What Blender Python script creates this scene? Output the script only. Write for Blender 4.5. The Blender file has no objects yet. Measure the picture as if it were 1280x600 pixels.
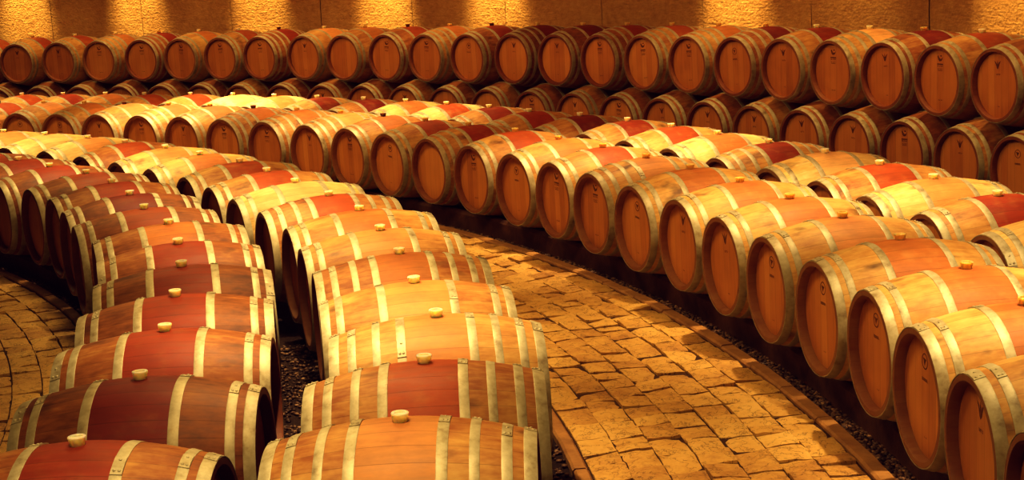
import bpy, bmesh, math, random
from mathutils import Vector, Matrix, noise
random.seed(7)
PI = math.pi
scene = bpy.context.scene
COL = scene.collection

# ------------------------------------------------------------------ tables
# every barrel: (angle round the cellar, radial shift, middle colour, stave tone 0 dark..1 pale)
MID = {'maroon': (.20, .026, .013), 'dark red': (.29, .044, .014), 'red': (.38, .080, .020), 'orange red': (.49, .185, .050),
       'orange': (.62, .29, .095), 'tan': (.62, .38, .15), 'pale orange': (.78, .46, .19), 'brown': (.26, .10, .045)}
ROW_A = (13.263, .47, [(.3411,-.041,'orange',.42,8),(.3957,-.002,'red',.34,8),(.453,.045,'orange',.52,8),(.5076,-.004,'orange',.45,6),
    (.5636,-.004,'orange red',.36,8),(.6222,.001,'orange',.42,6),(.679,.025,'orange red',.5,6),(.7353,0,'red',.34,8),(.7915,-.024,'pale orange',.8,6),
    (.8468,-.008,'red',.4,6),(.9023,.022,'red',.42,6),(.96,0,'orange red',.7,6),(1.0177,0,'orange',.7,6),(1.0754,0,'red',.36,6),
    (1.1331,.011,'orange',.75,6),(1.1914,0,'tan',.65,6),(1.2491,-.012,'orange',.7,6),(1.3053,0,'orange',.6,6)])
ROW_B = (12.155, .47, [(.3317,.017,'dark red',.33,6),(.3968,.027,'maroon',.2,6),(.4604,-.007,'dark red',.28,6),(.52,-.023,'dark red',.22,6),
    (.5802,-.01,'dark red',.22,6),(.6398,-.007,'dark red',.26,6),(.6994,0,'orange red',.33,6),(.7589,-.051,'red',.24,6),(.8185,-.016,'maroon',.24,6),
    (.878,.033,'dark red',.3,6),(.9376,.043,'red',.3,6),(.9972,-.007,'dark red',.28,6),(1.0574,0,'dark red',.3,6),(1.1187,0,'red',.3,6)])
# last item: mark on the head that faces the path
ROW_C = (15.686, .47, [(.3262,.004,'orange',.5,6,None),(.3724,.002,'orange',.55,6,'crest'),(.4185,.007,'orange red',.58,6,'round'),(.4647,.029,'orange red',.58,6,'round'),
    (.5108,.01,'orange red',.6,6,'round'),(.557,-.012,'orange',.6,6,'round'),(.6031,-.018,'orange red',.58,6,'crest'),(.6505,-.012,'orange red',.55,6,'crest'),
    (.6974,-.032,'orange red',.55,6,'round'),(.7442,-.031,'orange',.5,8,'bird'),(.7915,-.005,'red',.5,6,'bird'),(.839,.006,'orange red',.48,6,'round'),
    (.8898,.02,'red',.42,6,'bird'),(.9395,.019,'dark red',.36,8,None),(.9863,0,'red',.45,6,'round'),(1.0362,.031,'orange red',.45,6,'bird'),
    (1.0828,.016,'orange',.42,8,'crest'),(1.1315,.004,'orange red',.4,8,'bird'),(1.1807,-.003,'orange red',.4,8,'bird'),(1.2295,.001,'orange red',.45,6,'crest'),
    (1.2771,-.003,'orange red',.42,8,'bird'),(1.3246,-.018,'orange',.48,6,'crest'),(1.3707,-.013,'orange red',.45,6,'round'),(1.4169,.007,'orange',.42,6,'round'),
    (1.4641,0,'red',.45,6,None)])
ROW_D = (16.723, .47, [(.5275,0,'orange',.7,6),(.5715,-.008,'dark red',.42,6),(.615,-.019,'orange',.75,6),(.6588,.013,'red',.42,6),(.7028,.015,'pale orange',.82,6),
    (.747,-.004,'dark red',.48,8),(.7923,-.005,'orange red',.85,6),(.8356,.003,'red',.55,6),(.8789,.027,'dark red',.45,6),(.9232,.01,'maroon',.36,6),
    (.969,-.043,'dark red',.38,6),(1.0123,0,'dark red',.45,6),(1.0559,-.003,'red',.8,6),(1.0996,.014,'orange red',.75,6),(1.1439,.018,'maroon',.4,6),
    (1.1907,-.006,'dark red',.5,6),(1.2366,-.006,'orange',.9,6),(1.2809,.013,'pale orange',.95,6),(1.3264,.01,'red',.55,6),(1.3726,-.027,'red',.5,6),
    (1.4159,-.001,'orange red',.5,6),(1.4592,.002,'dark red',.5,6),(1.503,-.003,'red',.55,6),(1.5476,0,'red',.5,6)])
ROW_F = (19.05, 1.117, [(0.6963,0,'brown',.3,6,None),(0.7344,0,'brown',.3,6,'crest'),(0.7726,0,'red',.4,6,'bird'),(0.8108,0,'maroon',.25,6,'crest'),(0.8489,0,'pale orange',.5,8,'bird'),
    (0.8871,0,'dark red',.4,6,'crest'),(0.9253,0,'maroon',.28,8,'round'),(0.9634,0,'orange red',.42,8,'bird'),(1.0016,0,'red',.4,8,'bird'),(1.0397,0,'dark red',.26,8,'bird'),
    (1.0783,0,'maroon',.16,6,'crest'),(1.1179,0,'maroon',.14,8,'crest'),(1.1590,0,'dark red',.25,6,'round'),(1.1988,0,'orange red',.42,8,'bird'),(1.2369,0,'red',.25,6,'bird'),
    (1.2775,0,'orange red',.4,6,None),(1.3157,0,'orange',.48,6,'crest'),(1.3585,0,'dark red',.26,8,'bird'),(1.3968,0,'red',.38,6,'bird'),(1.4358,0,'orange red',.55,6,'bird'),
    (1.4739,0,'dark red',.26,8,'bird'),(1.5149,0,'orange red',.5,8,'bird'),(1.5540,0,'red',.5,6,'crest'),(1.5944,0,'red',.5,6,'crest'),(1.6339,0,'red',.5,6,None)])
GA = [0.7154, 0.7535, 0.7917, 0.8298, 0.8680, 0.9062, 0.9444, 0.9825, 1.0207, 1.0590, 1.0981, 1.1384, 1.1789, 1.2179, 1.2572, 1.2966, 1.3371, 1.3777, 1.4163, 1.4548, 1.4944, 1.5345, 1.5742, 1.6141]
GM = ['round','crest','bird','crest','crest','crest','crest','crest','bird','crest','bird',None,None,'crest',None,'crest',None,None,None,None,'crest',None,None,None]
ROW_G = (18.962, .475, [(t, 0, ['brown','maroon','dark red'][i % 3], [.25,.4,.2,.3][i % 4], 6, GM[i]) for i, t in enumerate(GA)])

# ------------------------------------------------------------------ node helpers
class NT:
    def __init__(self, name):
        self.m = bpy.data.materials.new(name); self.m.use_nodes = True
        self.t = self.m.node_tree; self.t.nodes.clear()
    def n(self, kind, **kw):
        nd = self.t.nodes.new(kind)
        for k, v in kw.items():
            if k == 'ins':
                for a, b in v.items():
                    s = nd.inputs[a]
                    if isinstance(b, bpy.types.NodeSocket): self.t.links.new(b, s)
                    else: s.default_value = b
            else: setattr(nd, k, v)
        return nd
    def math(self, op, a, b=None, c=None, clamp=False):
        nd = self.t.nodes.new('ShaderNodeMath'); nd.operation = op; nd.use_clamp = clamp
        for i, x in enumerate((a, b, c)):
            if x is None: continue
            if isinstance(x, bpy.types.NodeSocket): self.t.links.new(x, nd.inputs[i])
            else: nd.inputs[i].default_value = x
        return nd.outputs[0]
    def mix(self, f, a, b, blend='MIX'):
        nd = self.t.nodes.new('ShaderNodeMix'); nd.data_type = 'RGBA'; nd.blend_type = blend
        for s, x in ((nd.inputs[0], f), (nd.inputs[6], a), (nd.inputs[7], b)):
            if isinstance(x, bpy.types.NodeSocket): self.t.links.new(x, s)
            else: s.default_value = (*x, 1) if isinstance(x, tuple) and len(x) == 3 else x
        return nd.outputs[2]
    def ramp(self, f, stops, interp='LINEAR'):
        nd = self.t.nodes.new('ShaderNodeValToRGB'); nd.color_ramp.interpolation = interp
        el = nd.color_ramp.elements
        while len(el) < len(stops): el.new(.5)
        for e, (p, c) in zip(el, stops):
            e.position = p; e.color = (*c, 1) if len(c) == 3 else c
        self.t.links.new(f, nd.inputs[0]); return nd.outputs[0]
    def noise(self, vec, scale, detail=4, rough=.55, out='Fac'):
        nd = self.n('ShaderNodeTexNoise', ins={'Vector': vec, 'Scale': scale, 'Detail': detail, 'Roughness': rough})
        return nd.outputs[out]
    def done(self, color, rough, metal=0., bump=None, strength=.3, dist=.01, spec=.4, coat=0):
        b = self.n('ShaderNodeBsdfPrincipled')
        for k, v in (('Base Color', color), ('Roughness', rough), ('Metallic', metal), ('Specular IOR Level', spec), ('Coat Weight', coat)):
            s = b.inputs[k]
            if isinstance(v, bpy.types.NodeSocket): self.t.links.new(v, s)
            elif isinstance(v, tuple): s.default_value = (*v, 1)
            else: s.default_value = v
        if bump is not None:
            bp = self.n('ShaderNodeBump', ins={'Height': bump, 'Strength': strength, 'Distance': dist})
            self.t.links.new(bp.outputs[0], b.inputs['Normal'])
        o = self.n('ShaderNodeOutputMaterial'); self.t.links.new(b.outputs[0], o.inputs[0])
        return self.m
    def offset_coords(self):
        tc = self.n('ShaderNodeTexCoord'); oi = self.n('ShaderNodeObjectInfo')
        rnd = self.math('MULTIPLY', oi.outputs['Random'], 37.0)
        cb = self.n('ShaderNodeCombineXYZ', ins={0: rnd, 1: rnd, 2: rnd})
        ad = self.n('ShaderNodeVectorMath', operation='ADD', ins={0: tc.outputs['Object'], 1: cb.outputs[0]})
        return tc.outputs['Object'], ad.outputs[0], oi, rnd

def m_staves():
    k = NT('oak_staves'); obj, off, oi, rnd = k.offset_coords()
    sx = k.n('ShaderNodeSeparateXYZ', ins={0: obj}); x, y, z = sx.outputs
    ang = k.math('ARCTAN2', y, z)
    u = k.math('ADD', k.math('MULTIPLY', ang, 30 / (2 * PI)), rnd)
    fl = k.math('FLOOR', u); fr = k.math('FRACT', u)
    wn = k.n('ShaderNodeTexWhiteNoise', noise_dimensions='2D')
    cb = k.n('ShaderNodeCombineXYZ', ins={0: fl, 1: rnd}); k.t.links.new(cb.outputs[0], wn.inputs['Vector'])
    stave = wn.outputs['Value']
    gm = k.n('ShaderNodeMapping', ins={'Vector': off, 'Scale': (4.5, 20, 20)})
    grain = k.noise(gm.outputs[0], 2.2, 6, .6)
    blot = k.noise(off, 5.0, 4, .6)
    tone = k.math('ADD', oi.outputs['Alpha'], k.math('ADD', k.math('MULTIPLY', k.math('SUBTRACT', stave, .5), .13),
                  k.math('ADD', k.math('MULTIPLY', k.math('SUBTRACT', grain, .5), .5), k.math('MULTIPLY', k.math('SUBTRACT', blot, .5), .6))), clamp=True)
    wood = k.ramp(tone, [(0, (.15, .048, .016)), (.25, (.33, .120, .036)), (.5, (.54, .30, .095)), (.75, (.70, .48, .18)), (1, (.86, .68, .35))])
    # knots and damp smudges
    sm = k.n('ShaderNodeMapping', ins={'Vector': off, 'Scale': (5, 8, 8)})
    smn = k.noise(sm.outputs[0], 1.0, 3, .5)
    smf = k.math('MULTIPLY', k.math('SUBTRACT', smn, .60, clamp=True), 4.5, clamp=True)
    wood = k.mix(smf, wood, (.06, .022, .012))
    # wine-washed middle between the bilge hoops
    ax = k.math('ABSOLUTE', x)
    inside = k.math('LESS_THAN', ax, .150)
    var = k.math('ADD', .42, k.math('ADD', k.math('MULTIPLY', grain, .55), k.math('ADD', k.math('MULTIPLY', blot, .6), k.math('MULTIPLY', k.math('SUBTRACT', stave, .5), .22))))
    mid = k.mix(1.0, oi.outputs['Color'], k.n('ShaderNodeCombineXYZ', ins={0: var, 1: var, 2: var}).outputs[0], 'MULTIPLY')
    blot2 = k.noise(off, 9.0, 3, .6)
    mid = k.mix(k.math('MULTIPLY', k.math('SUBTRACT', blot2, .5, clamp=True), 1.3, clamp=True), mid, wood)
    # spill around the bung hole
    top = k.math('MULTIPLY', k.math('SUBTRACT', z, .31, clamp=True), 14.0, clamp=True)
    spill = k.math('MULTIPLY', k.math('MULTIPLY', top, k.math('SUBTRACT', 1.0, k.math('MULTIPLY', ax, 9.0), clamp=True)), k.math('MULTIPLY', blot2, .9))
    mid = k.mix(spill, mid, (.26, .04, .02))
    base = k.mix(inside, wood, mid)
    line = k.math('LESS_THAN', k.math('ABSOLUTE', k.math('SUBTRACT', fr, .5)), .482)
    linef = k.math('ADD', .7, k.math('MULTIPLY', line, .3))
    base = k.mix(1.0, base, k.n('ShaderNodeCombineXYZ', ins={0: linef, 1: linef, 2: linef}).outputs[0], 'MULTIPLY')
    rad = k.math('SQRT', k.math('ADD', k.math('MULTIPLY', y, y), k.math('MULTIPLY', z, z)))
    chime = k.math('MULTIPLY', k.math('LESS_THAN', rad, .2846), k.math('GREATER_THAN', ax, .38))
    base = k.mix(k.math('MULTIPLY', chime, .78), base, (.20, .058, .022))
    hgt = k.math('ADD', k.math('MULTIPLY', grain, .35), k.math('MULTIPLY', line, .6))
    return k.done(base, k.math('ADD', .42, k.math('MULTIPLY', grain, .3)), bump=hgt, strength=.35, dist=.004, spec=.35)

def m_head():
    k = NT('oak_head'); obj, off, oi, rnd = k.offset_coords()
    sx = k.n('ShaderNodeSeparateXYZ', ins={0: obj}); x, y, z = sx.outputs
    u = k.math('ADD', k.math('MULTIPLY', y, 12.5), .5)
    fl = k.math('FLOOR', u); fr = k.math('FRACT', u)
    cb = k.n('ShaderNodeCombineXYZ', ins={0: fl, 1: rnd}); wn = k.n('ShaderNodeTexWhiteNoise', noise_dimensions='2D', ins={'Vector': cb.outputs[0]})
    gm = k.n('ShaderNodeMapping', ins={'Vector': off, 'Scale': (10, 26, 1.8)})
    grain = k.noise(gm.outputs[0], 2.0, 5, .6); blot = k.noise(off, 3.5, 3, .5)
    tone = k.math('ADD', k.math('MULTIPLY', wn.outputs[0], .32), k.math('ADD', k.math('MULTIPLY', grain, .4), k.math('ADD', k.math('MULTIPLY', blot, .35), k.math('MULTIPLY', k.math('SUBTRACT', oi.outputs['Alpha'], .5), .5))), clamp=True)
    base = k.ramp(tone, [(0, (.26, .075, .020)), (.45, (.56, .225, .058)), (.75, (.66, .30, .082)), (1, (.74, .38, .115))])
    line = k.math('LESS_THAN', k.math('ABSOLUTE', k.math('SUBTRACT', fr, .5)), .485)
    lf = k.math('ADD', .68, k.math('MULTIPLY', line, .32))
    base = k.mix(1.0, base, k.n('ShaderNodeCombineXYZ', ins={0: lf, 1: lf, 2: lf}).outputs[0], 'MULTIPLY')
    return k.done(base, .5, bump=k.math('ADD', k.math('MULTIPLY', grain, .4), line), strength=.25, dist=.003, spec=.3)

def m_hoop():
    k = NT('galvanised_steel'); obj, off, oi, rnd = k.offset_coords()
    a = k.noise(off, 22, 5, .65); b = k.noise(off, 6, 3, .6)
    f = k.math('ADD', k.math('MULTIPLY', a, .6), k.math('MULTIPLY', b, .4))
    c = k.ramp(f, [(.3, (.20, .14, .07)), (.45, (.42, .37, .24)), (.6, (.55, .51, .36)), (.8, (.70, .67, .52))])
    return k.done(c, k.math('ADD', .34, k.math('MULTIPLY', a, .35)), metal=.22, bump=a, strength=.15, dist=.002, spec=.5)

def m_bung(name, c0, c1):
    k = NT(name); obj, off, oi, rnd = k.offset_coords()
    a = k.noise(off, 30, 3, .5)
    m = k.done(k.ramp(a, [(.3, c0), (.7, c1)]), .45, spec=.4)
    b = k.t.nodes['Principled BSDF']
    b.inputs['Subsurface Weight'].default_value = .9; b.inputs['Subsurface Scale'].default_value = .06; b.inputs['Subsurface Radius'].default_value = (1, .7, .4)
    return m

def m_ink():
    k = NT('stamp_ink'); obj, off, oi, rnd = k.offset_coords()
    a = k.noise(off, 60, 3, .6)
    return k.done(k.ramp(a, [(.35, (.10, .028, .014)), (.75, (.24, .075, .03))]), .7)

def m_stone():
    k = NT('paving_stone'); g = k.n('ShaderNodeNewGeometry'); P = g.outputs['Position']; isl = g.outputs['Random Per Island']
    a = k.noise(P, 5.5, 6, .65); b = k.noise(P, 38, 5, .65); big = k.noise(P, .9, 3, .5)
    f = k.math('ADD', k.math('ADD', .10, k.math('MULTIPLY', isl, .20)), k.math('ADD', k.math('MULTIPLY', a, .5), k.math('ADD', k.math('MULTIPLY', b, .28), k.math('MULTIPLY', k.math('SUBTRACT', big, .5), .45))))
    c = k.ramp(f, [(.25, (.20, .085, .026)), (.42, (.42, .225, .066)), (.6, (.60, .37, .11)), (.8, (.72, .49, .17)), (1, (.78, .57, .24))])
    # raised riven faces: thin dark splits
    vm = k.n('ShaderNodeMapping', ins={'Vector': P, 'Scale': (4, 4, 1)})
    sp = k.noise(vm.outputs[0], 2.4, 5, .6)
    crack = k.math('LESS_THAN', k.math('ABSOLUTE', k.math('SUBTRACT', sp, .5)), .008)
    c = k.mix(k.math('MULTIPLY', crack, .55), c, (.07, .03, .012))
    h = k.math('ADD', k.math('MULTIPLY', a, 1.0), k.math('ADD', k.math('MULTIPLY', b, .35), k.math('MULTIPLY', crack, -.3)))
    return k.done(c, .6, bump=h, strength=.75, dist=.025, spec=.35)

def m_simple(name, c0, c1, scale, rough=.8, strength=.5, dist=.02, det=6, metal=0):
    k = NT(name); g = k.n('ShaderNodeNewGeometry'); P = g.outputs['Position']
    a = k.noise(P, scale, det, .65)
    return k.done(k.ramp(a, [(.3, c0), (.7, c1)]), rough, bump=a, strength=strength, dist=dist, spec=.25, metal=metal)

def m_pebble():
    k = NT('gravel_pebble'); g = k.n('ShaderNodeNewGeometry')
    c = k.ramp(g.outputs['Random Per Island'], [(0, (.035, .016, .012)), (.5, (.10, .05, .032)), (.85, (.20, .105, .055)), (1, (.36, .22, .12))])
    return k.done(c, .55, spec=.4)

def m_wall():
    k = NT('sprayed_wall'); g = k.n('ShaderNodeNewGeometry'); P = g.outputs['Position']
    a = k.noise(P, 13, 6, .7); b = k.noise(P, 2.0, 3, .5); v = k.n('ShaderNodeTexVoronoi', ins={'Vector': P, 'Scale': 34.0})
    st = k.n('ShaderNodeMapping', ins={'Vector': P, 'Scale': (3, 3, 12)}); s2 = k.noise(st.outputs[0], 3.2, 5, .65)
    f = k.math('ADD', k.math('MULTIPLY', a, .5), k.math('ADD', k.math('MULTIPLY', b, .25), k.math('MULTIPLY', s2, .25)))
    c = k.ramp(f, [(.32, (.33, .165, .055)), (.5, (.48, .275, .095)), (.7, (.58, .37, .145))])
    h = k.math('ADD', a, k.math('ADD', k.math('MULTIPLY', v.outputs['Distance'], .4), k.math('MULTIPLY', s2, .8)))
    return k.done(c, .85, bump=h, strength=.6, dist=.022, spec=.2)

M = dict(staves=m_staves(), head=m_head(), hoop=m_hoop(), ink=m_ink(), stone=m_stone(), pebble=m_pebble(), wall=m_wall(),
         bung=m_bung('cream_rubber', (.86, .76, .50), (.93, .85, .62)), bung2=m_bung('tan_rubber', (.60, .40, .14), (.70, .50, .20)),
         bung3=m_bung('dark_rubber', (.10, .04, .025), (.16, .07, .04)),
         joint=m_simple('joint_sand', (.030, .013, .007), (.10, .045, .018), 40),
         gravel=m_simple('gravel_bed', (.012, .006, .006), (.07, .035, .022), 60, .85, .9, .03),
         kerb=m_simple('kerb_stone', (.27, .135, .05), (.46, .25, .09), 7, .65, .5, .02),
         timber=m_simple('rail_timber', (.05, .02, .012), (.13, .055, .025), 6, .75),
         plaster=m_simple('ceiling_plaster', (.20, .11, .06), (.28, .16, .09), 3, .9))

def mesh_from(bm, name, *mats, smooth=None):
    me = bpy.data.meshes.new(name); bm.normal_update(); bm.to_mesh(me); bm.free()
    for m in mats: me.materials.append(m)
    if smooth is not None:
        for p in me.polygons: p.use_smooth = True
        if smooth > 0: me.set_sharp_from_angle(angle=math.radians(smooth))
    return me

def obj(name, me, parent=None, loc=None):
    o = bpy.data.objects.new(name, me); COL.objects.link(o)
    if parent: o.parent = parent
    if loc: o.location = loc
    return o

# ------------------------------------------------------------------ barrel meshes
H, RB, RH = .456, .360, .288
def prof(x): return RB - (RB - RH) * (abs(x) / H) ** 1.9
SEG = 60
def lathe(bm, pts, seg=SEG, close=False, rfun=None):
    rings = []
    for i in range(seg):
        a = 2 * PI * i / seg
        rings.append([bm.verts.new((x, r * math.sin(a), r * math.cos(a))) for x, r in pts])
    n = len(pts)
    for i in range(seg):
        A, B = rings[i], rings[(i + 1) % seg]
        for j in range(n if close else n - 1):
            bm.faces.new((A[j], A[(j + 1) % n], B[(j + 1) % n], B[j]))
    return rings

def staves_mesh():
    bm = bmesh.new()
    xs = [-H + 2 * H * i / 28 for i in range(29)]
    p = [(x, prof(x)) for x in xs]
    p[0] = (-H, RH - .004); p[-1] = (H, RH - .004)
    p = [p[0], (-H + .006, RH + .001)] + p[1:-1] + [(H - .006, RH + .001), p[-1]]
    ri = RH - .029
    inner = [(H, ri + .004), (H - .012, ri - .002), (H - .05, ri - .003), (H - .06, ri + .004), (0, ri + .05), (-H + .06, ri + .004), (-H + .05, ri - .003), (-H + .012, ri - .002), (-H, ri + .004)]
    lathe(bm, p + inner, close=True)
    bmesh.ops.recalc_face_normals(bm, faces=bm.faces)
    return mesh_from(bm, 'barrel_staves', M['staves'], smooth=32)

def hoop_mesh(xc, w, seam=.3):
    bm = bmesh.new(); t = .0028
    x0, x1 = xc - w / 2, xc + w / 2
    r0, r1 = prof(x0), prof(x1)
    lathe(bm, [(x0, r0 - .001), (x0, r0 + t * .7), (x0 + .003, r0 + t), (x1 - .003, r1 + t), (x1, r1 + t * .7), (x1, r1 - .001)], close=True)
    # lapped end with two rivets
    def patch(a0, a1, e, n=5):
        vs = [[bm.verts.new((x, (r + t + h) * math.sin(a0 + (a1 - a0) * i / n), (r + t + h) * math.cos(a0 + (a1 - a0) * i / n)))
               for x, r, h in ((x0, r0, -.001), (x0 + .001, r0, e), (x1 - .001, r1, e), (x1, r1, -.001))] for i in range(n + 1)]
        for i in range(n):
            for j in range(3): bm.faces.new((vs[i][j], vs[i][j + 1], vs[i + 1][j + 1], vs[i + 1][j]))
        for v in (vs[0], vs[-1]): bm.faces.new(v)
    patch(seam, seam + .26, .0026)
    for da, fx in ((.05, .3), (.05, .7), (.20, .5)):
        x = x0 + w * fx; r = prof(x) + t + .0026
        mt = Matrix.Rotation(-(seam + da), 4, 'X') @ Matrix.Translation((x, 0, r)) @ Matrix.Diagonal((1, 1, .55, 1))
        bmesh.ops.create_uvsphere(bm, u_segments=8, v_segments=5, radius=.006, matrix=mt)
    bmesh.ops.recalc_face_normals(bm, faces=bm.faces)
    return mesh_from(bm, 'barrel_hoop', M['hoop'], smooth=35)

def head_mesh(side):
    bm = bmesh.new(); x = side * (H - .042); r = RH - .0305
    lathe(bm, [(x, .0005), (x, r * .5), (x, r - .012), (x - side * .004, r), (x - side * .02, r)], seg=48)
    bmesh.ops.recalc_face_normals(bm, faces=bm.faces)
    return mesh_from(bm, 'barrel_head', M['head'], smooth=30)

def bung_mesh(mat):
    bm = bmesh.new(); z0 = RB - .008
    pts = [(.0005, z0), (.0215, z0), (.0245, z0 + .010), (.0290, z0 + .029), (.0305, z0 + .036), (.029, z0 + .0385), (.021, z0 + .0385), (.019, z0 + .032), (.0005, z0 + .031)]
    seg = 20; rings = [[bm.verts.new((r * math.cos(2 * PI * i / seg), r * math.sin(2 * PI * i / seg), z)) for r, z in pts] for i in range(seg)]
    for i in range(seg):
        for j in range(len(pts) - 1): bm.faces.new((rings[i][j], rings[(i + 1) % seg][j], rings[(i + 1) % seg][j + 1], rings[i][j + 1]))
    bmesh.ops.recalc_face_normals(bm, faces=bm.faces)
    return mesh_from(bm, 'barrel_bung', mat, smooth=35)

def stamp_mesh(kind, bit):
    # printed mark on the head that faces -x; drawn in (u to the viewer's right, v up)
    bm = bmesh.new(); X = -(H - .042) - .0012
    def poly(pts):
        vs = [bm.verts.new((X, -u, v)) for u, v in pts]; bm.faces.new(vs)
    def rect(u0, v0, u1, v1): poly([(u0, v0), (u1, v0), (u1, v1), (u0, v1)])
    def ring(cu, cv, r0, r1, n=24):
        for i in range(n):
            a, b = 2 * PI * i / n, 2 * PI * (i + 1) / n
            poly([(cu + r0 * math.cos(a), cv + r0 * math.sin(a)), (cu + r1 * math.cos(a), cv + r1 * math.sin(a)), (cu + r1 * math.cos(b), cv + r1 * math.sin(b)), (cu + r0 * math.cos(b), cv + r0 * math.sin(b))])
    def words(u0, u1, v, h, seed):
        r = random.Random(seed); u = u0
        while u < u1:
            w = r.uniform(.005, .009)
            k = r.random()
            if k < .12: u += .006; continue
            rect(u, v, u + .0022, v + h)
            if k < .7: rect(u, v + h - .0022, u + w, v + h)
            if k > .35: rect(u, v, u + w, v + .0022)
            if .3 < k < .8: rect(u + w - .0022, v, u + w, v + h)
            u += w + .003
    if kind == 'bird':
        if bit == 0: poly([(-.034, .198), (-.020, .205), (-.012, .188), (.004, .176), (.022, .180), (.036, .196), (.030, .174), (.016, .160), (-.008, .156), (-.024, .170)]); poly([(.000, .204), (.016, .208), (.026, .201), (.014, .194), (.002, .196)])
        elif bit == 1: rect(-.038, .128, .038, .138); words(-.034, .036, .112, .011, 3); words(-.030, .032, .088, .010, 5); rect(-.028, .078, .030, .082)
        else: words(-.022, .022, -.165, .008, 9)
    elif kind == 'round':
        if bit == 0: ring(0, .150, .029, .034); poly([(-.022, .164), (.020, .160), (.006, .146), (-.004, .130), (-.010, .150)])
        elif bit == 1: words(-.034, .036, .066, .013, 11)
        else: words(-.010, .010, -.175, .007, 2)
    else:
        if bit == 0: poly([(-.040, .192), (-.016, .176), (-.008, .160), (0, .198), (.008, .160), (.016, .176), (.040, .192), (.020, .160), (.010, .134), (0, .124), (-.010, .134), (-.020, .160)])
        elif bit == 1: words(-.018, .020, .078, .012, 8)
        else: words(-.012, .012, -.170, .007, 4)
    return mesh_from(bm, 'head_stamp_' + kind, M['ink'])

ST = staves_mesh(); HEADS = (head_mesh(-1), head_mesh(1)); BUNGS = [bung_mesh(M[k]) for k in ('bung', 'bung2', 'bung3')]
def hoop_set(spec): return [hoop_mesh(s * x, w, seam) for x, w, seam in spec for s in (-1, 1)]
HOOPS = {6: hoop_set([(.434, .044, -.10), (.366, .036, -.28), (.166, .040, .12)]),
         8: hoop_set([(.434, .044, .05), (.358, .036, -.2), (.254, .034, .16), (.150, .038, -.05)])}
STAMPS = {k: [stamp_mesh(k, b) for b in range(3)] for k in ('bird', 'round', 'crest')}

def barrel_proto(nh):
    root = bpy.data.objects.new('wine_barrel', None); COL.objects.link(root)
    root.empty_display_size = .2; root['category'] = 'barrel'
    parts = {'staves': [obj('staves', ST, root)], 'head': [obj('head', h, root) for h in HEADS], 'hoop': [obj('hoop', h, root) for h in HOOPS[nh]], 'bung': [obj('bung', BUNGS[0], root)]}
    for o in parts['hoop']: o['label'] = 'grey galvanised steel hoop'
    parts['bung'][0]['label'] = 'cream rubber bung'
    return root, parts
PROTO = {6: barrel_proto(6), 8: barrel_proto(8)}
USED = {6: False, 8: False}
STAMP_PROTO = {}

def barrel(R, z, th, dr, mid, tone, nh, stamp, skew, label, group, bung=0):
    root0, parts0 = PROTO[nh]
    if not USED[nh]:
        root, parts, USED[nh] = root0, parts0, True
    else:
        root = root0.copy(); COL.objects.link(root); parts = {}
        for kname, lst in parts0.items():
            parts[kname] = []
            for p in lst:
                c = p.copy(); c.parent = root; COL.objects.link(c); parts[kname].append(c)
    rr = R + dr
    root.location = (rr * math.cos(th), rr * math.sin(th), z)
    root.rotation_euler = (random.uniform(-.03, .03), random.uniform(-.004, .004), th + skew + random.uniform(-.008, .008))
    root['label'] = label; root['group'] = group; root['category'] = 'barrel'
    c = MID[mid]; j = random.uniform(.92, 1.08)
    for kname in ('staves', 'head'):
        for o in parts[kname]: o.color = (c[0] * j, c[1] * j, c[2] * j, tone if kname == 'staves' else random.uniform(.3, .65))
    for o in parts['hoop']: o.rotation_euler = (random.choice([0, 0, 0, random.uniform(-.9, .9)]) + random.uniform(-.05, .05), 0, 0)
    if stamp:
        first = stamp not in STAMP_PROTO
        if first: STAMP_PROTO[stamp] = [obj(('logo_print', 'lettering_print', 'lettering_print')[q], STAMPS[stamp][q], root) for q in range(3)]
        rx = random.uniform(-.08, .08)
        for q, p in enumerate(STAMP_PROTO[stamp]):
            if not first:
                p = p.copy(); p.parent = root; COL.objects.link(p)
            p.rotation_euler = (rx, 0, 0)
            p['label'] = {'bird': 'dark printed bird mark', 'round': 'dark round printed emblem', 'crest': 'dark printed crest'}[stamp] if q == 0 else 'small dark printed lettering'
    if bung:
        b = parts['bung'][0]
        b.data = BUNGS[bung]; b['label'] = {1: 'tan bung', 2: 'dark bung'}[bung]
    b = parts['bung'][0]; b.rotation_euler = (random.uniform(-.015, .015), random.uniform(-.02, .02), random.uniform(0, 3))
    return root

ORD = ['first', 'second', 'third', 'fourth', 'fifth', 'sixth', 'seventh', 'eighth', 'ninth', 'tenth', 'eleventh', 'twelfth', 'thirteenth', 'fourteenth', 'fifteenth',
       'sixteenth', 'seventeenth', 'eighteenth', 'nineteenth', 'twentieth', 'twenty-first', 'twenty-second', 'twenty-third', 'twenty-fourth', 'twenty-fifth']
MARK = {'bird': 'bird-marked', 'round': 'round-marked', 'crest': 'crest-marked', None: 'unmarked'}
def row(data, where, start, group, skew=0, show_mark=False, bungf=None):
    R, z, lst = data; dt = {'row beside narrow path': -.07}.get(where, 0)  # narrow-path staves: redder wood, plus that row's dimmer light put into the tone
    for i, it in enumerate(lst):
        th, dr, mid, tone, nh = it[:5]; st = it[5] if len(it) > 5 else None
        midn = {'tan': 'tan', 'pale orange': 'pale orange', 'brown': 'brown'}.get(mid, mid)
        head = (MARK[st] + ' ' if show_mark else '') + 'barrel with ' + midn + ' middle'
        label = '%s, %s from %s of %s' % (head, ORD[i], start, where)
        barrel(R, z, th, dr, mid, tone + dt, nh, st, skew, label, group, bungf(i) if bungf else 0)

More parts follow.
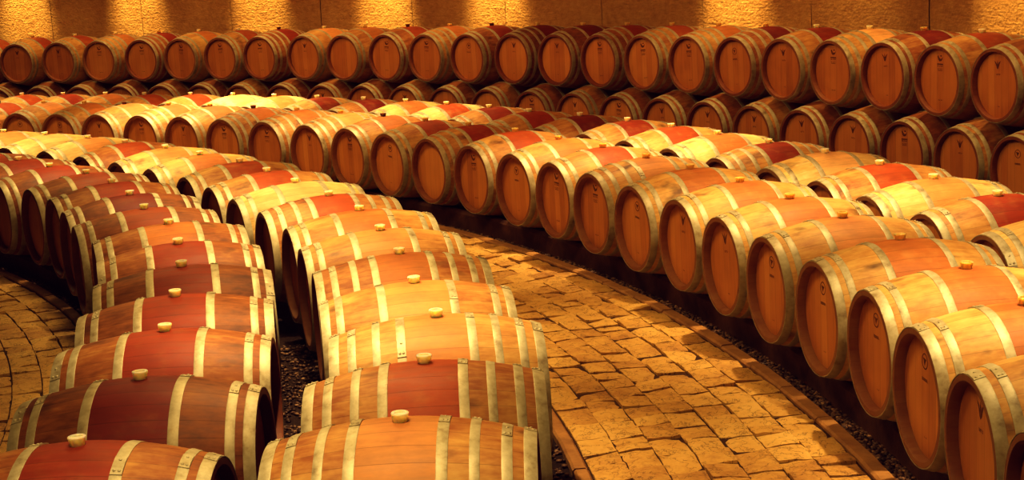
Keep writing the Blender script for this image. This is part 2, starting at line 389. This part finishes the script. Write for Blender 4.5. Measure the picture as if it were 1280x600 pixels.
row(ROW_A, 'row beside wide path', 'near end', 'barrels in the foreground row beside the wide path')
row(ROW_B, 'row beside narrow path', 'near end', 'barrels in the foreground row beside the narrow path')
row(ROW_C, 'row across wide path', 'near end', 'barrels in the row across the wide path', .0288, True, lambda i: 1 if i < 14 else (1 if i % 3 else 2))
row(ROW_D, 'row behind path row', 'near end', 'barrels in the second row behind the path row', .01)
row(ROW_F, 'wall upper tier', 'right end', 'barrels in the upper tier along the wall', 0, True, lambda i: [0, 0, 0, 1, 0, 0, 1, 1, 1, 1, 1, 1, 2, 1, 2, 1, 0, 2, 0, 0, 1, 0, 0, 1, 0][i])
row(ROW_G, 'wall lower tier', 'right end', 'barrels in the lower tier along the wall', 0, True, lambda i: 1)

# ------------------------------------------------------------------ setting
def structure(name, me):
    o = obj(name, me); o['kind'] = 'structure'; return o

def ring_sheet(r0, r1, z, a0, a1, nr, na, mat, name, flip=False):
    bm = bmesh.new()
    g = [[bm.verts.new(((r0 + (r1 - r0) * i / nr) * math.cos(a0 + (a1 - a0) * j / na), (r0 + (r1 - r0) * i / nr) * math.sin(a0 + (a1 - a0) * j / na), z)) for j in range(na + 1)] for i in range(nr + 1)]
    for i in range(nr):
        for j in range(na):
            q = (g[i][j], g[i + 1][j], g[i + 1][j + 1], g[i][j + 1])
            bm.faces.new(q if not flip else q[::-1])
    return mesh_from(bm, name, mat)
A0, A1 = -.9, 2.5
structure('floor', ring_sheet(2, 20.4, -.035, A0, A1, 8, 90, M['gravel'], 'floor'))
structure('ceiling', ring_sheet(2, 20.4, 4.7, A0, A1, 4, 90, M['plaster'], 'ceiling', True))

def arc_box(bm, r0, r1, z0, z1, a0, a1, n, jitter=0.):
    pr = None; first = None
    for i in range(n + 1):
        a = a0 + (a1 - a0) * i / n
        c, s = math.cos(a), math.sin(a); j = random.uniform(-jitter, jitter)
        b = .25 * min(r1 - r0, z1 - z0)
        v = [bm.verts.new((r * c, r * s, z)) for r, z in ((r0 + j, z0), (r0 + j, z1 - b), (r0 + j + b, z1), (r1 + j - b, z1), (r1 + j, z1 - b), (r1 + j, z0))]
        if pr:
            for k in range(6): bm.faces.new((pr[k], pr[(k + 1) % 6], v[(k + 1) % 6], v[k]))
        else: first = v
        pr = v
    bm.faces.new(first[::-1]); bm.faces.new(pr)

def paving(r0, r1, a0, a1, cw, name, seed):
    """riven setts laid in concentric courses on a sand bed"""
    rnd = random.Random(seed); bm = bmesh.new()
    n = max(1, round((r1 - r0) / cw)); cw = (r1 - r0) / n
    def sett(ra, rb, ta, tb):
        zt = rnd.uniform(-.006, .006); tilt = (rnd.uniform(-.006, .006), rnd.uniform(-.006, .006))
        rm = (ra + rb) / 2
        nu, nv = 4, 5; grid = []
        jit = [rnd.uniform(-.003, .003) for _ in range(4)]
        for i in range(nu + 1):
            rowv = []
            for j in range(nv + 1):
                u, v = i / nu, j / nv
                e = min(u, 1 - u, v, 1 - v)
                r = ra + (rb - ra) * u; t = ta + (tb - ta) * v
                if i in (0, nu): r += (jit[0] if i == 0 else jit[1]) * .5 + .002 * noise.noise((r * 40, t * 300, seed))
                if j in (0, nv): t += ((jit[2] if j == 0 else jit[3]) + .004 * noise.noise((r * 30, t * 200, 5.0))) / rm
                z = zt + tilt[0] * (u - .5) * 2 + tilt[1] * (v - .5) * 2 + .009 * noise.noise((r * 9 + zt * 900, t * rm * 9, 2.0))
                if e < .01: z -= .004 + rnd.uniform(0, .006)
                rowv.append(bm.verts.new((r * math.cos(t), r * math.sin(t), z)))
            grid.append(rowv)
        fs = []
        for i in range(nu):
            for j in range(nv): fs.append(bm.faces.new((grid[i][j], grid[i + 1][j], grid[i + 1][j + 1], grid[i][j + 1])))
        loop = [grid[i][0] for i in range(nu + 1)] + [grid[nu][j] for j in range(1, nv + 1)] + [grid[i][nv] for i in range(nu - 1, -1, -1)] + [grid[0][j] for j in range(nv - 1, 0, -1)]
        low = [bm.verts.new((v.co.x, v.co.y, -.034)) for v in loop]
        for k in range(len(loop)):
            bm.faces.new((loop[k], low[k], low[(k + 1) % len(loop)], loop[(k + 1) % len(loop)]))
    for c in range(n):
        ra = r0 + c * cw; t = a0 + rnd.uniform(-.01, 0)
        while t < a1:
            L = rnd.choice([.15, .18, .2, .22, .26]) * rnd.uniform(.92, 1.08) / (ra + cw / 2)
            g = .0042
            sett(ra + g, ra + cw - g, t + g / ra, t + L - g / ra); t += L
    me0 = mesh_from(bm, name, M['stone'], smooth=28)
    return me0

structure('paved_path', paving(13.98, 15.17, .36, 1.62, .166, 'paved_path', 3))
structure('paved_path', paving(9.95, 11.66, .55, 1.75, .168, 'paved_path_inner', 11))
structure('path_bed', ring_sheet(13.9, 15.25, -.016, .3, 1.7, 3, 90, M['joint'], 'path_bed'))
structure('path_bed', ring_sheet(9.4, 11.75, -.016, .4, 1.8, 3, 90, M['joint'], 'path_bed_inner'))
for i, (r0, r1, a0, a1) in enumerate([(13.90, 13.97, .3, 1.62), (15.18, 15.265, .3, 1.62), (11.67, 11.75, .4, 1.75)]):
    bm = bmesh.new(); a = a0
    while a < a1:
        L = random.uniform(.42, .6) / r0
        arc_box(bm, r0, r1, -.035, .006 + random.uniform(-.003, .004), a + .003 / r0, a + L - .003 / r0, 4, .002); a += L
    bmesh.ops.recalc_face_normals(bm, faces=bm.faces)
    structure('trim_%d' % (i + 1), mesh_from(bm, 'kerb_strip', M['kerb'], smooth=30))

# timber bearers under the rows
k = 4
for Rr, a0, a1 in ((13.263, .28, 1.4), (12.155, .28, 1.25), (15.686, .28, 1.55), (16.723, .46, 1.62), (18.962, .66, 1.7)):
    for d in (-.27, .27):
        bm = bmesh.new(); arc_box(bm, Rr + d - .045, Rr + d + .045, -.035, .130, a0, a1, 60)
        bmesh.ops.recalc_face_normals(bm, faces=bm.faces)
        structure('trim_%d' % k, mesh_from(bm, 'timber_bearer', M['timber'], smooth=30)); k += 1

# loose gravel along the beds (uncountable)
def pebbles(spec):
    bm = bmesh.new(); base = bmesh.new(); bmesh.ops.create_icosphere(base, subdivisions=1, radius=1)
    bv = [v.co.copy() for v in base.verts]; bf = [[v.index for v in f.verts] for f in base.faces]; base.free()
    for r0, r1, a0, a1, n in spec:
        for _ in range(n):
            r = random.uniform(r0, r1); a = a0 + (a1 - a0) * random.random() ** 1.3; s = random.uniform(.006, .015)
            mt = Matrix.Translation((r * math.cos(a), r * math.sin(a), -.035 + s * random.uniform(.3, .8))) @ Matrix.Rotation(random.uniform(0, 6), 4, 'Z') @ Matrix.Diagonal((s * random.uniform(.8, 1.5), s, s * random.uniform(.5, .8), 1))
            vs = [bm.verts.new(mt @ (c * random.uniform(.85, 1.15))) for c in bv]
            for f in bf: bm.faces.new([vs[i] for i in f])
    return mesh_from(bm, 'loose_gravel', M['pebble'], smooth=0)
gv = obj('loose_gravel', pebbles([(15.268, 15.37, .36, 1.0, 5200), (15.46, 15.9, .36, .8, 1800), (12.5, 12.94, .36, .7, 2600), (13.6, 13.9, .36, .8, 1400), (11.755, 11.84, .6, 1.1, 1200)]))
gv['kind'] = 'stuff'; gv['label'] = 'dark loose gravel along the barrel rows beside the paving'; gv['category'] = 'gravel'

# back wall: sprayed concrete panels on a curve, open joints between them
def wall_mesh(R, z0, z1, step, a_ref, k0, k1):
    bm = bmesh.new(); rnd = random.Random(4)
    for kk in range(k0, k1):
        a0 = a_ref + step * kk + .0002; a1 = a_ref + step * (kk + 1) - .0002; n = 14
        dR = rnd.uniform(-.004, .004)
        g = []
        for i in range(n + 1):
            a = a0 + (a1 - a0) * i / n; e = .008 if i in (0, n) else 0
            g.append([bm.verts.new(((R + dR + e + .012 * noise.noise((a * 60, z * 3, 1.0))) * math.cos(a), (R + dR + e + .012 * noise.noise((a * 60, z * 3, 1.0))) * math.sin(a), z)) for z in [z0 + (z1 - z0) * q / 30 for q in range(31)]])
        for i in range(n):
            for q in range(30): bm.faces.new((g[i][q], g[i][q + 1], g[i + 1][q + 1], g[i + 1][q]))
    # backing behind the joints
    na = 60; a0 = a_ref + step * k0; a1 = a_ref + step * k1
    bk = [[bm.verts.new(((R + .06) * math.cos(a0 + (a1 - a0) * i / na), (R + .06) * math.sin(a0 + (a1 - a0) * i / na), z)) for z in (z0, z1)] for i in range(na + 1)]
    for i in range(na): bm.faces.new((bk[i][0], bk[i][1], bk[i + 1][1], bk[i + 1][0]))
    bmesh.ops.recalc_face_normals(bm, faces=bm.faces)
    return mesh_from(bm, 'wall_back', M['wall'], smooth=50)
structure('wall_back', wall_mesh(19.97, -.035, 4.7, .0833, 1.443, -26, 12))

# ------------------------------------------------------------------ light
def spot(r, th, z, power, size=70, blend=.6, color=(1, .70, .32), tgt=None, soft=.05):
    L = bpy.data.lights.new('ceiling_spot', 'SPOT'); L.energy = power; L.color = color
    L.spot_size = math.radians(size); L.spot_blend = blend; L.shadow_soft_size = soft
    o = bpy.data.objects.new('ceiling_spot', L); COL.objects.link(o)
    p = Vector((r * math.cos(th), r * math.sin(th), z)); o.location = p
    q = Vector((tgt[0] * math.cos(tgt[1]), tgt[0] * math.sin(tgt[1]), tgt[2])) if tgt else p - Vector((0, 0, 1))
    o.rotation_euler = (q - p).to_track_quat('-Z', 'Y').to_euler()
    return o
WARM = (1, .735, .35)
for th, pw in ((.10, 1.), (.29, .6), (.475, 1.2), (.655, 1.0), (.80, .95), (1.0, 1.0), (1.2, 1.25), (1.42, 1.0)):
    spot(12.95, th, 4.5, 660 * pw, 46, 1., WARM)
for th, pw in ((.43, 1.2), (.615, 1.1), (.81, 1.3), (1.07, 1.1), (1.26, 2.1), (1.47, .8)):
    spot(16.2, th, 4.5, 780 * pw, 54, 1., WARM)
def soft_fill(r, th, z, power, size, color, tgt):  # added fill light, unseen, not a fixture of the cellar
    L = bpy.data.lights.new('fill_light', 'AREA'); L.energy = power; L.color = color; L.shape = 'DISK'; L.size = size
    o = bpy.data.objects.new('fill_light', L); COL.objects.link(o)
    p = Vector((r * math.cos(th), r * math.sin(th), z)); o.location = p
    q = Vector((tgt[0] * math.cos(tgt[1]), tgt[0] * math.sin(tgt[1]), tgt[2]))
    o.rotation_euler = (q - p).to_track_quat('-Z', 'Y').to_euler()
for th in (.2, .6, 1.0, 1.4):  # added fill towards the path and the heads facing it
    soft_fill(12.9, th, 4.55, 108, 1.6, (1, .68, .23), (14.9, th, .2))
for th in (.62, .85, 1.08, 1.31, 1.54):  # added reddish fill for the barrel heads along the wall
    soft_fill(16.0, th, 4.5, 24, .8, (1, .46, .13), (18.7, th, 1.0))
for th, pw in ((.66, 1.), (.80, 1.), (.93, .9), (1.2, .9), (1.33, 1.), (1.47, 1.), (1.6, 1.)):
    spot(18.25, th, 4.5, 260 * pw, 60, 1., (1, .66, .24), tgt=(18.75, th, 1.2), soft=.08)
for th, pw in ((.803, .7), (.905, .15), (1.0, 1.3), (1.20, 1.2), (1.30, 1.3), (1.415, 1.2), (1.529, 1.1), (1.634, 1.2)):
    spot(19.3, th, 4.5, 1650 * pw, 25, 1., (1, .74, .27), tgt=(19.98, th, 1.45), soft=.10)
w = bpy.data.worlds.new('cellar'); scene.world = w; w.use_nodes = True
w.node_tree.nodes['Background'].inputs[0].default_value = (.030, .010, .028, 1); w.node_tree.nodes['Background'].inputs[1].default_value = .6

# ------------------------------------------------------------------ camera
Rc, h, yaw, pit, rol, f = 14.65265, 2.34426, .377606, .185464, -.055681, 1917.757
fw = Vector((-math.sin(yaw) * math.cos(pit), math.cos(yaw) * math.cos(pit), -math.sin(pit)))
rt = Vector((math.cos(yaw), math.sin(yaw), 0)); up = rt.cross(fw)
rt, up = rt * math.cos(rol) + up * math.sin(rol), -rt * math.sin(rol) + up * math.cos(rol)
cam = bpy.data.cameras.new('camera'); co = bpy.data.objects.new('camera', cam); COL.objects.link(co)
mw = Matrix((rt, up, -fw)).transposed().to_4x4(); mw.translation = (Rc, 0, h); co.matrix_world = mw
cam.sensor_width = 36; cam.sensor_fit = 'HORIZONTAL'; cam.lens = f / 1280 * 36; cam.clip_start = .05; cam.clip_end = 100
scene.camera = co
vs = scene.view_settings
vs.view_transform = 'Standard'; vs.look = 'High Contrast'; vs.exposure = -.04; vs.gamma = 1
vs.use_curve_mapping = True
cm = vs.curve_mapping
for i, lift in ((0, .0035), (1, .0005), (2, .0055)):
    cm.curves[i].points[0].location = (0, lift)
cm.update()
scene.cycles.use_denoising = True
scene.cycles.max_bounces = 6
